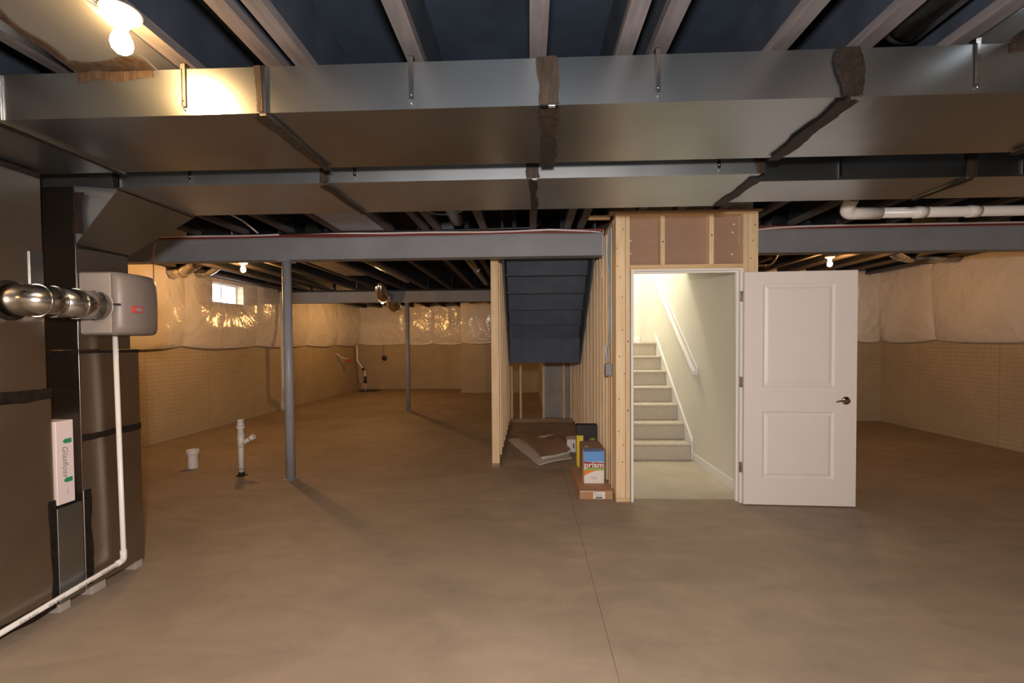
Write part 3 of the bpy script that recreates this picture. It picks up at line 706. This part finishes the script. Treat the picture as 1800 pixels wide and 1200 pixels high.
# ---------------------------------------------------------------- round ducts, elbows
def elbow(t, path, r, m='polished_metal', name='elbow'):
    P = [Vector(p) for p in path]
    MB().tube(P, r, 22).build(name, m, t)
    for i in (1, len(P) - 2):
        d = (P[i + 1] - P[i]).normalized() * .006
        MB().tube([P[i] - d, P[i] + d], r + .004, 22).build('crimp_ring', m, t)
def arcpts(c, r, a0, a1, n, plane):
    o = []
    for k in range(n + 1):
        a = a0 + (a1 - a0) * k / n; u, v = math.cos(a) * r, math.sin(a) * r
        o.append({'yz': (c[0], c[1] + u, c[2] + v), 'xz': (c[0] + u, c[1], c[2] + v), 'xy': (c[0] + u, c[1] + v, c[2])}[plane])
    return o
def run(label, x, y0, y1, z=2.70, r=.075, joints=(), m='galvanized'):
    t = thing('round_duct', label, 'duct', (x, (y0 + y1) / 2, z - r))
    tube('pipe', m, t, [(x, y0, z), (x, y1, z)], r, 24)
    for y in joints: tube('crimp_ring', 'galvanized_bright', t, [(x, y - .006, z), (x, y + .006, z)], r + .003, 24)
    return t
t = run('round galvanized duct ending in the joist bay at upper right', 1.46, -.5, 1.84, 2.62, .085)
lathe(MB(), (1.46, 1.84, 2.62), [(.086, 0), (.075, .03), (.04, .05), (0, .055)], (0, 1, 0), 24).build('end_cap', 'galvanized', t)
run('round galvanized duct in the joist bay at the upper left corner', -2.15, -.5, 1.62, 2.62, .075)
run('slim white plastic pipe in a joist bay above the far elbows', -3.16, 4.8, 9.2, 2.60, .035, (6.0, 7.4), 'pvc_white')
run('round galvanized duct in a joist bay right of the near column', -2.32, 4.8, 8.6, 2.62, .07, (6.2, 7.5))
run('round galvanized duct in the joist bay beside the left stud wall', -.86, 4.8, 9.1, 2.62, .07, (5.6, 7.4))
run('slim white plastic pipe high in a joist bay left of the near column', -4.34, 4.8, 9.2, 2.62, .035, (5.9, 7.6), 'pvc_white')
run('round duct in the right room joist bay nearest the door framing', 2.55, 4.8, 7.9, 2.62, .07, (6,))
run('round duct behind the return duct, left of the alcove', -.70, 3.12, 4.5, 2.62, .07)
t = thing('duct_elbow', 'larger shiny adjustable elbow high on the left wall near the furnace', 'duct', (-5.0, 6.4, 2.4))
elbow(t, [(-4.62, 6.3, 2.60), (-4.76, 6.32, 2.56), (-4.88, 6.36, 2.50), (-4.98, 6.4, 2.46), (-5.17, 6.44, 2.45)], .085)
t = thing('duct_elbow', 'smaller shiny adjustable elbow high on the left wall, next to the window', 'duct', (-5.0, 6.9, 2.4))
elbow(t, [(-4.64, 6.85, 2.66), (-4.80, 6.88, 2.62), (-4.92, 6.92, 2.57), (-5.0, 6.95, 2.54), (-5.17, 6.98, 2.53)], .066)
t = thing('duct_elbow', 'shiny round elbow dropping from the ceiling before the far beam', 'duct', (-2.88, 9.0, 2.26))
elbow(t, [(-2.88, 8.75, 2.76), (-2.88, 8.75, 2.56)] + arcpts((-2.88, 8.91, 2.50), .16, PI, PI * 1.5, 4, 'yz') + [(-2.88, 9.15, 2.34)], .12)
t = thing('duct_elbow', 'shiny round elbow hanging just beyond the far beam', 'duct', (-2.95, 10.2, 2.2))
elbow(t, [(-3.0, 9.9, 2.74), (-3.0, 9.9, 2.46)] + arcpts((-3.0, 10.06, 2.42), .16, PI, PI * 1.5, 4, 'yz') + [(-3.0, 10.4, 2.26)], .15)
t = thing('duct_elbow', 'shiny round elbow at the ceiling of the right room', 'duct', (4.9, 6.4, 2.4))
elbow(t, [(4.62, 6.2, 2.68), (4.78, 6.28, 2.62), (4.94, 6.36, 2.57), (5.08, 6.44, 2.54), (5.25, 6.50, 2.53)], .075)
tube('pipe', 'galvanized', t, [(5.25, 6.50, 2.53), (5.90, 6.55, 2.53)], .07, 22)
t = thing('gas_elbow', 'small brassy elbow behind the top corner of the door framing', 'pipe', (2.45, 4.95, 2.3))
elbow(t, bend([(2.30, 5.2, 2.24), (2.70, 5.2, 2.24), (2.765, 5.2, 2.40), (2.765, 5.2, 2.511)], .07, 4), .022, 'nickel', 'pipe')
tag(box('panned_duct', 'galvanized', None, -3.02, -2.66, 4.75, 7.4, 2.52, 2.528), 'flat tan panned joist bay panel behind the long beam', 'duct')
tag(box('panned_duct', 'column_grey', None, -1.86, -1.43, 3.06, 4.5, 2.52, 2.528), 'flat grey panel in the joist bay behind the return duct', 'duct')

# ---------------------------------------------------------------- pipes and cables overhead
t = thing('waste_pipe', 'white plastic waste pipe under the ceiling at right, with elbow', 'pipe', (4.0, 3.7, 2.35))
PY, PZ_ = 3.70, 2.39
tube('pipe', 'pvc_white', t, [(2.50, PY, PZ_), (5.85, PY, PZ_)], .040, 24)
tube('elbow', 'pvc_white', t, bend([(2.75, PY, PZ_), (2.48, PY, PZ_), (2.48, PY - .08, PZ_ + .09)], .07), .048, 24)
for x in (3.05, 3.45, 4.1): tube('coupling', 'pvc_white', t, [(x - .04, PY, PZ_), (x + .04, PY, PZ_)], .046, 24)
by0 = 4.61 - .085
wv = lambda x, s: .006 * math.sin(x * 2.3 + s) + .004 * math.sin(x * 5.1 + s)
tag(tube('white_cable', 'cable_white', None, [(x / 10, by0 - .004, 2.500 + wv(x / 10, 0) - (.03 if x > 2 else 0) * (x - 2) / 5) for x in range(-46, 8)], .0095, 8), 'white cable running along the top of the long beam', 'cable')
tag(tube('red_cable', 'cable_red', None, [(x / 10, by0 - .001, 2.480 + .5 * wv(x / 10, 2)) for x in range(-43, 8)], .011, 8), 'dull red cable running just below the white cable on the long beam', 'cable')
tag(tube('black_cable', 'cable_black', None, smooth_path([(-2.5, by0 - .026, 2.50), (-1.8, by0 - .026, 2.515), (-1.0, by0 - .026, 2.512), (-.2, by0 - .026, 2.520), (.02, by0 - .026, 2.525), (.10, by0 - .02, 2.56), (.12, by0, 2.64), (.12, by0 + .02, 2.78)]), .010, 8), 'black cable lying on the white cable and rising before the stairs', 'cable')
tag(tube('white_cable', 'cable_white', None, smooth_path([(1.97, by0 - .01, 2.40), (2.15, by0 - .01, 2.46), (2.5, by0 - .01, 2.49), (3.2, by0 - .01, 2.50), (4.5, by0 - .01, 2.50), (5.9, by0 - .01, 2.50)]), .009, 8), 'white cable sagging along the top of the right beam', 'cable')
tag(tube('thin_blue_wire', 'cable_blue', None, smooth_path([(-1.0, 3.9, 2.58), (-.78, 3.9, 2.50), (-.58, 3.9, 2.52), (-.50, 3.9, 2.60)]), .005, 6), 'thin blue wire looping between joists behind the return duct', 'wire')
tag(tube('white_cable', 'cable_white', None, smooth_path([(-2.75, 3.8, 2.62), (-2.75, 4.1, 2.60), (-2.74, 4.3, 2.58), (-2.72, 4.50, 2.515)]), .009, 8), 'short white cable dropping onto the long beam near the furnace', 'cable')
tag(box('wood_blocking', 'plate_wood', None, .545, .74, 4.20, 4.24, 2.514, 2.55, .002), 'short pale wood block between joists beside the door framing', 'block')
tag(box('wood_blocking', 'plate_wood', None, .08, .20, 3.5, 3.54, 2.514, 2.58, .002), 'small pale wood block between joists over the alcove', 'block')
# cable bundle and electrical box on the right partition
t = thing('electrical_box', 'grey electrical box on the stud wall with a loop of blue-grey cable', 'electrical box', (.72, 4.2, 1.1))
box('box', 'box_grey', t, .685, .7445, 4.14, 4.21, 1.09, 1.20, .003)
for dx, s in ((0, 0), (.012, 1.3), (.02, 2.6)):
    tube('cable', 'cable_blue' if s < 2 else 'cable_white', t, smooth_path([(.735 - dx * .3, 4.20 + dx, 2.43), (.733 - dx, 4.21 + dx, 2.2), (.735, 4.18 + .01 * s, 1.9), (.733 - dx * .5, 4.18 + dx, 1.6), (.725, 4.17 + dx, 1.42), (.715 - dx, 4.17 + dx, 1.32), (.715, 4.175, 1.201)]), .006, 8)
tag(tube('white_wire', 'cable_white', None, smooth_path([(.728, 4.50, 2.49), (.715, 4.50, 2.36), (.725, 4.55, 2.24), (.73, 4.62, 2.12), (.73, 4.64, 2.04)]), .004, 6), 'thin white wire hanging at the end of the long beam', 'wire')

# ---------------------------------------------------------------- boxes at the foot of the wall
BX, BY = .03, -.06                        # the group of boxes stands tight against the stud wall
_ym = lambda y: y + BY
YMAP[0] = _ym; XMAP[0] = BX
t = thing('flat_carton', 'flat brown cardboard carton lying on the floor under the other boxes', 'carton', (.555, 4.45, 0))
box('carton', 'cardboard', t, .405, .70, 4.09, 4.86, .0005, .078, .002)
box('tape', 'gypsum_edge', t, .41, .53, 4.0885, 4.0897, .070, .0765)
box('shipping_label', 'paper_white', t, .525, .63, 4.0885, 4.0895, .008, .070)['label'] = 'white shipping label'
for z, a, b in ((.058, .535, .55), (.047, .535, .60), (.030, .54, .61)): box('label_print', 'grey_print', t, a, b, 4.0876, 4.0886, z, z + .004)
box('label_print', 'black_print', t, .545, .605, 4.0876, 4.0886, .012, .022)
t = thing('grout_box', 'white, red and blue box lettered prism, on the flat carton', 'box', (.56, 4.36, .08))
gx0, gx1, gy = .470, .655, 4.30
box('box', 'paper_white', t, gx0, gx1, gy, gy + .12, .0785, .375, .002)
def pr_(name, m, pts, d=.0008): return MB().prism(pts, 'y', gy - d, gy - .0001).build(name, m, t)
pr_('blue_band', 'blue_print', [(gx0, .282), (gx1, .282), (gx1, .3745), (gx0, .3745)])
pr_('maroon_band', 'maroon_print', [(gx0, .225), (gx1, .225), (gx1, .274), (gx0, .282)])
pr_('red_band', 'red_print', [(gx0 + .10, .228), (gx1, .228), (gx1, .245), (gx0 + .10, .238)], .0012)
pr_('green_band', 'lime_print', [(gx0, .205), (gx1, .203), (gx1, .2245), (gx0, .2245)])
pr_('orange_swoosh', 'orange_print', [(gx0, .150), (gx0 + .05, .178), (gx0 + .11, .198), (gx1, .2025), (gx0, .2045)])
text('lettering', 'prism', 'paper_white', t, ((gx0 + gx1) / 2, gy - .0022, .252), .072, FACE_CAM, bold=.0015, sx=1.12)
for z in (.135, .127, .119): pr_('small_print', 'grey_print', [(gx0 + .06, z), (gx0 + .12, z), (gx0 + .12, z + .002), (gx0 + .06, z + .002)])
MB().box(gx1 - .0001, gx1 + .0008, gy + .002, gy + .118, .283, .374).build('side_print', 'blue_print', t)
box('box_top', 'blue_print', t, gx0 + .002, gx1 - .002, gy + .002, gy + .118, .3752, .3758)
t = thing('long_carton', 'dull brown cardboard carton standing behind the prism box', 'carton', (.56, 4.64, .08))
box('carton', 'cardboard_dull', t, .487, .69, 4.44, 4.84, .0785, .36, .002)
MB().prism([(.50, 4.55), (.55, 4.57), (.525, 4.62)], 'z', .3605, .3615).build('paper_scrap', 'paper_white', t)
t = thing('tool_box_carton', 'upright black and yellow carton behind the brown cartons', 'carton', (.575, 5.05, 0))
box('carton', 'yellow_print', t, .477, .70, 5.0, 5.12, .0005, .495, .003)
MB().prism([(.4765, .385), (.7005, .385), (.7005, .4955), (.4765, .4955)], 'y', 4.9985, 4.9999).build('black_band', 'black_print', t)
MB().prism([(.545, .24), (.7005, .24), (.7005, .385), (.545, .385)], 'y', 4.9985, 4.9999).build('black_band', 'black_print', t)
box('black_band', 'black_print', t, .4755, .4769, 5.0, 5.12, .39, .495); box('carton_lid', 'black_print', t, .4765, .7005, 4.9995, 5.1205, .4955, .4975)
MB().prism([(.4765, .001), (.50, .001), (.4765, .07)], 'y', 4.9985, 4.9999).build('black_corner', 'black_print', t)
text('lettering', 'LED', 'yellow_print', t, (.645, 4.9975, .345), .035, FACE_CAM)
t = thing('small_carton', 'small open white and brown carton behind the yellow carton', 'carton', (.5, 5.9, 0))
box('carton', 'paper_white', t, .44, .56, 5.85, 5.97, .0005, .16, .002)
MB().prism([(.44, .16), (.56, .16), (.565, .21), (.43, .20)], 'y', 5.85, 5.853).build('flap', 'cardboard_dull', t)
box('mark', 'black_print', t, .515, .53, 5.8485, 5.8495, .05, .11)
YMAP[0] = None; XMAP[0] = 0
# sheets on the alcove floor
t = thing('folded_sheets', 'brown paper-faced sheets lying folded on the alcove floor', 'sheet', (.1, 6.0, 0))
def sheet(pts, thick, name, m, zf, n=16):
    """bilinear sheet over 4 floor corners with height function"""
    A, B, C_, D_ = [Vector((*p, 0)) for p in pts]; vs = []
    for layer in (0, 1):
        for i in range(n + 1):
            for j in range(n + 1):
                u, v = i / n, j / n
                p = (A * (1 - u) + B * u) * (1 - v) + (D_ * (1 - u) + C_ * u) * v
                vs.append((p.x, p.y, zf(u, v) + layer * thick))
    K = (n + 1) ** 2; fs = []
    for i in range(n):
        for j in range(n):
            q = [i * (n + 1) + j, (i + 1) * (n + 1) + j, (i + 1) * (n + 1) + j + 1, i * (n + 1) + j + 1]
            fs.append(tuple(q[::-1])); fs.append(tuple(K + a for a in q))
    for i in range(n):
        for (a, b) in (((i) * (n + 1), (i + 1) * (n + 1)), ((i + 1) * (n + 1) + n, i * (n + 1) + n), (i + 1, i), (n * (n + 1) + i, n * (n + 1) + i + 1)):
            fs.append((a, b, K + b, K + a))
    return MB().add(vs, fs, False).build(name, m, t)
sheet([(-.32, 6.5), (.10, 5.15), (.50, 5.45), (.28, 6.9)], .012, 'lower_sheet', 'gypsum_edge', lambda u, v: .001 + .01 * math.sin(v * PI) * u)
sheet([(-.31, 6.9), (.13, 5.38), (.50, 5.66), (.34, 7.0)], .010, 'brown_sheet', 'cardboard_dull', lambda u, v: .028 + .035 * math.sin(u * PI * .9) + .02 * math.sin(v * 5 + u * 3) * u)
tb = [(.14 + .355 * k / 10, 5.36 + .27 * k / 10, .030 + .004 * math.sin(k)) for k in range(11)]
MB().tube(tb, .016, 10).build('rolled_edge', 'gypsum_edge', t)
tag(MB().prism([(.10, 6.25), (.34, 6.45), (.20, 6.20)], 'z', .10, .104).build('paper_scrap', 'paper_white'), 'torn white scrap on the brown sheets in the alcove', 'scrap')

# ---------------------------------------------------------------- floor stubs
t = thing('drain_stub', 'short wide white plastic drain stub rising from the left floor', 'pipe', (-3.834, 5.0, 0))
lathe(MB(), (-3.834, 5.0, 0), [(.050, .0005), (.052, .02), (.050, .13), (.052, .15), (.064, .165), (.064, .21), (.058, .21), (.054, .17)], (0, 0, 1), 28).build('pipe', 'pvc_white', t)
t = thing('standpipe', 'slender white plastic standpipe with an angled side branch, on the left floor', 'pipe', (-3.13, 4.88, 0))
sx_, sy_ = -3.088, 4.72
tube('pipe', 'pvc_white', t, [(sx_, sy_, .0005), (sx_, sy_, .58)], .027, 20)
tube('wye_body', 'pvc_white', t, [(sx_, sy_, .30), (sx_, sy_, .45)], .033, 20)
tube('branch', 'pvc_white', t, [(sx_ + .01, sy_, .34), (sx_ + .12, sy_, .405)], .022, 18)
tube('branch_cap', 'pvc_white', t, [(sx_ + .10, sy_, .393), (sx_ + .145, sy_, .42)], .028, 18)
tube('coupling', 'pvc_white', t, [(sx_, sy_, .50), (sx_, sy_, .535)], .039, 20)
tube('collar', 'pvc_white', t, [(sx_, sy_, .535), (sx_, sy_, .57)], .033, 20)
tube('cap', 'pvc_white', t, [(sx_, sy_, .575), (sx_, sy_, .60)], .031, 20)
lathe(MB(), (sx_, sy_, 0), [(.06, .0004), (.055, .006), (.030, .012), (.028, .04)], (0, 0, 1), 18).build('putty', 'mastic_smear', t)
tube('band', 'mastic', t, [(sx_, sy_, .07), (sx_, sy_, .075)], .028, 18)
t = thing('drain_pipe', 'white plastic pipe running down the left wall behind the near column', 'pipe', (-5.25, 9.6, 0))
tube('pipe', 'pvc_white', t, bend([(-5.12, 9.25, 2.49), (-5.12, 9.25, .50), (-5.25, 9.45, .22), (-5.25, 9.45, .0005)], .1), .04, 16)
# sump in the far corner
t = thing('sump_pump', 'white discharge pipe with black check valve rising from a round black sump lid', 'sump pump', (-4.9, 13.3, 0))
lathe(MB(), (-4.80, 13.45, 0), [(0, .02), (.30, .02), (.32, .015), (.33, .0005)], (0, 0, 1), 28).build('sump_lid', 'pvc_dark', t)
tube('pipe', 'pvc_white', t, bend([(-5.15, 13.4, 1.37), (-5.15, 13.4, .90), (-4.86, 13.25, .58), (-4.86, 13.25, .0215)], .06), .026, 14)
tube('check_valve', 'pvc_dark', t, [(-4.86, 13.25, .25), (-4.86, 13.25, .45)], .045, 14)
tube('rubber_coupling', 'pvc_dark', t, [(-4.95, 13.30, .67), (-4.89, 13.265, .61)], .04, 14)
t = thing('water_valve', 'small red-handled valve on a short pipe, far left wall', 'valve', (-5.2, 12.9, .9))
tube('pipe', 'pvc_white', t, bend([(-5.315, 12.3, 1.12), (-5.25, 12.3, 1.12), (-5.22, 12.4, 1.02), (-5.10, 12.6, .98)], .05), .02, 10)
lathe(MB(), (-5.10, 12.6, .93), [(0, 0), (.05, 0), (.05, .05), (0, .05)], (.5, -.8, .1), 12).build('handle', 'red_print', t)
t = thing('wall_plug', 'small round black plug hanging on the far back wall by a cord', 'plug', (-4.45, 13.9, .9))
lathe(MB(), (-4.50, 13.948, .96), [(.07, 0), (.08, .02), (.07, .05), (0, .055)], (0, -1, 0), 18).build('cover', 'pvc_dark', t)
tube('cord', 'cable_black', t, [(-4.53, 13.935, 1.36), (-4.52, 13.935, 1.03)], .006, 6)
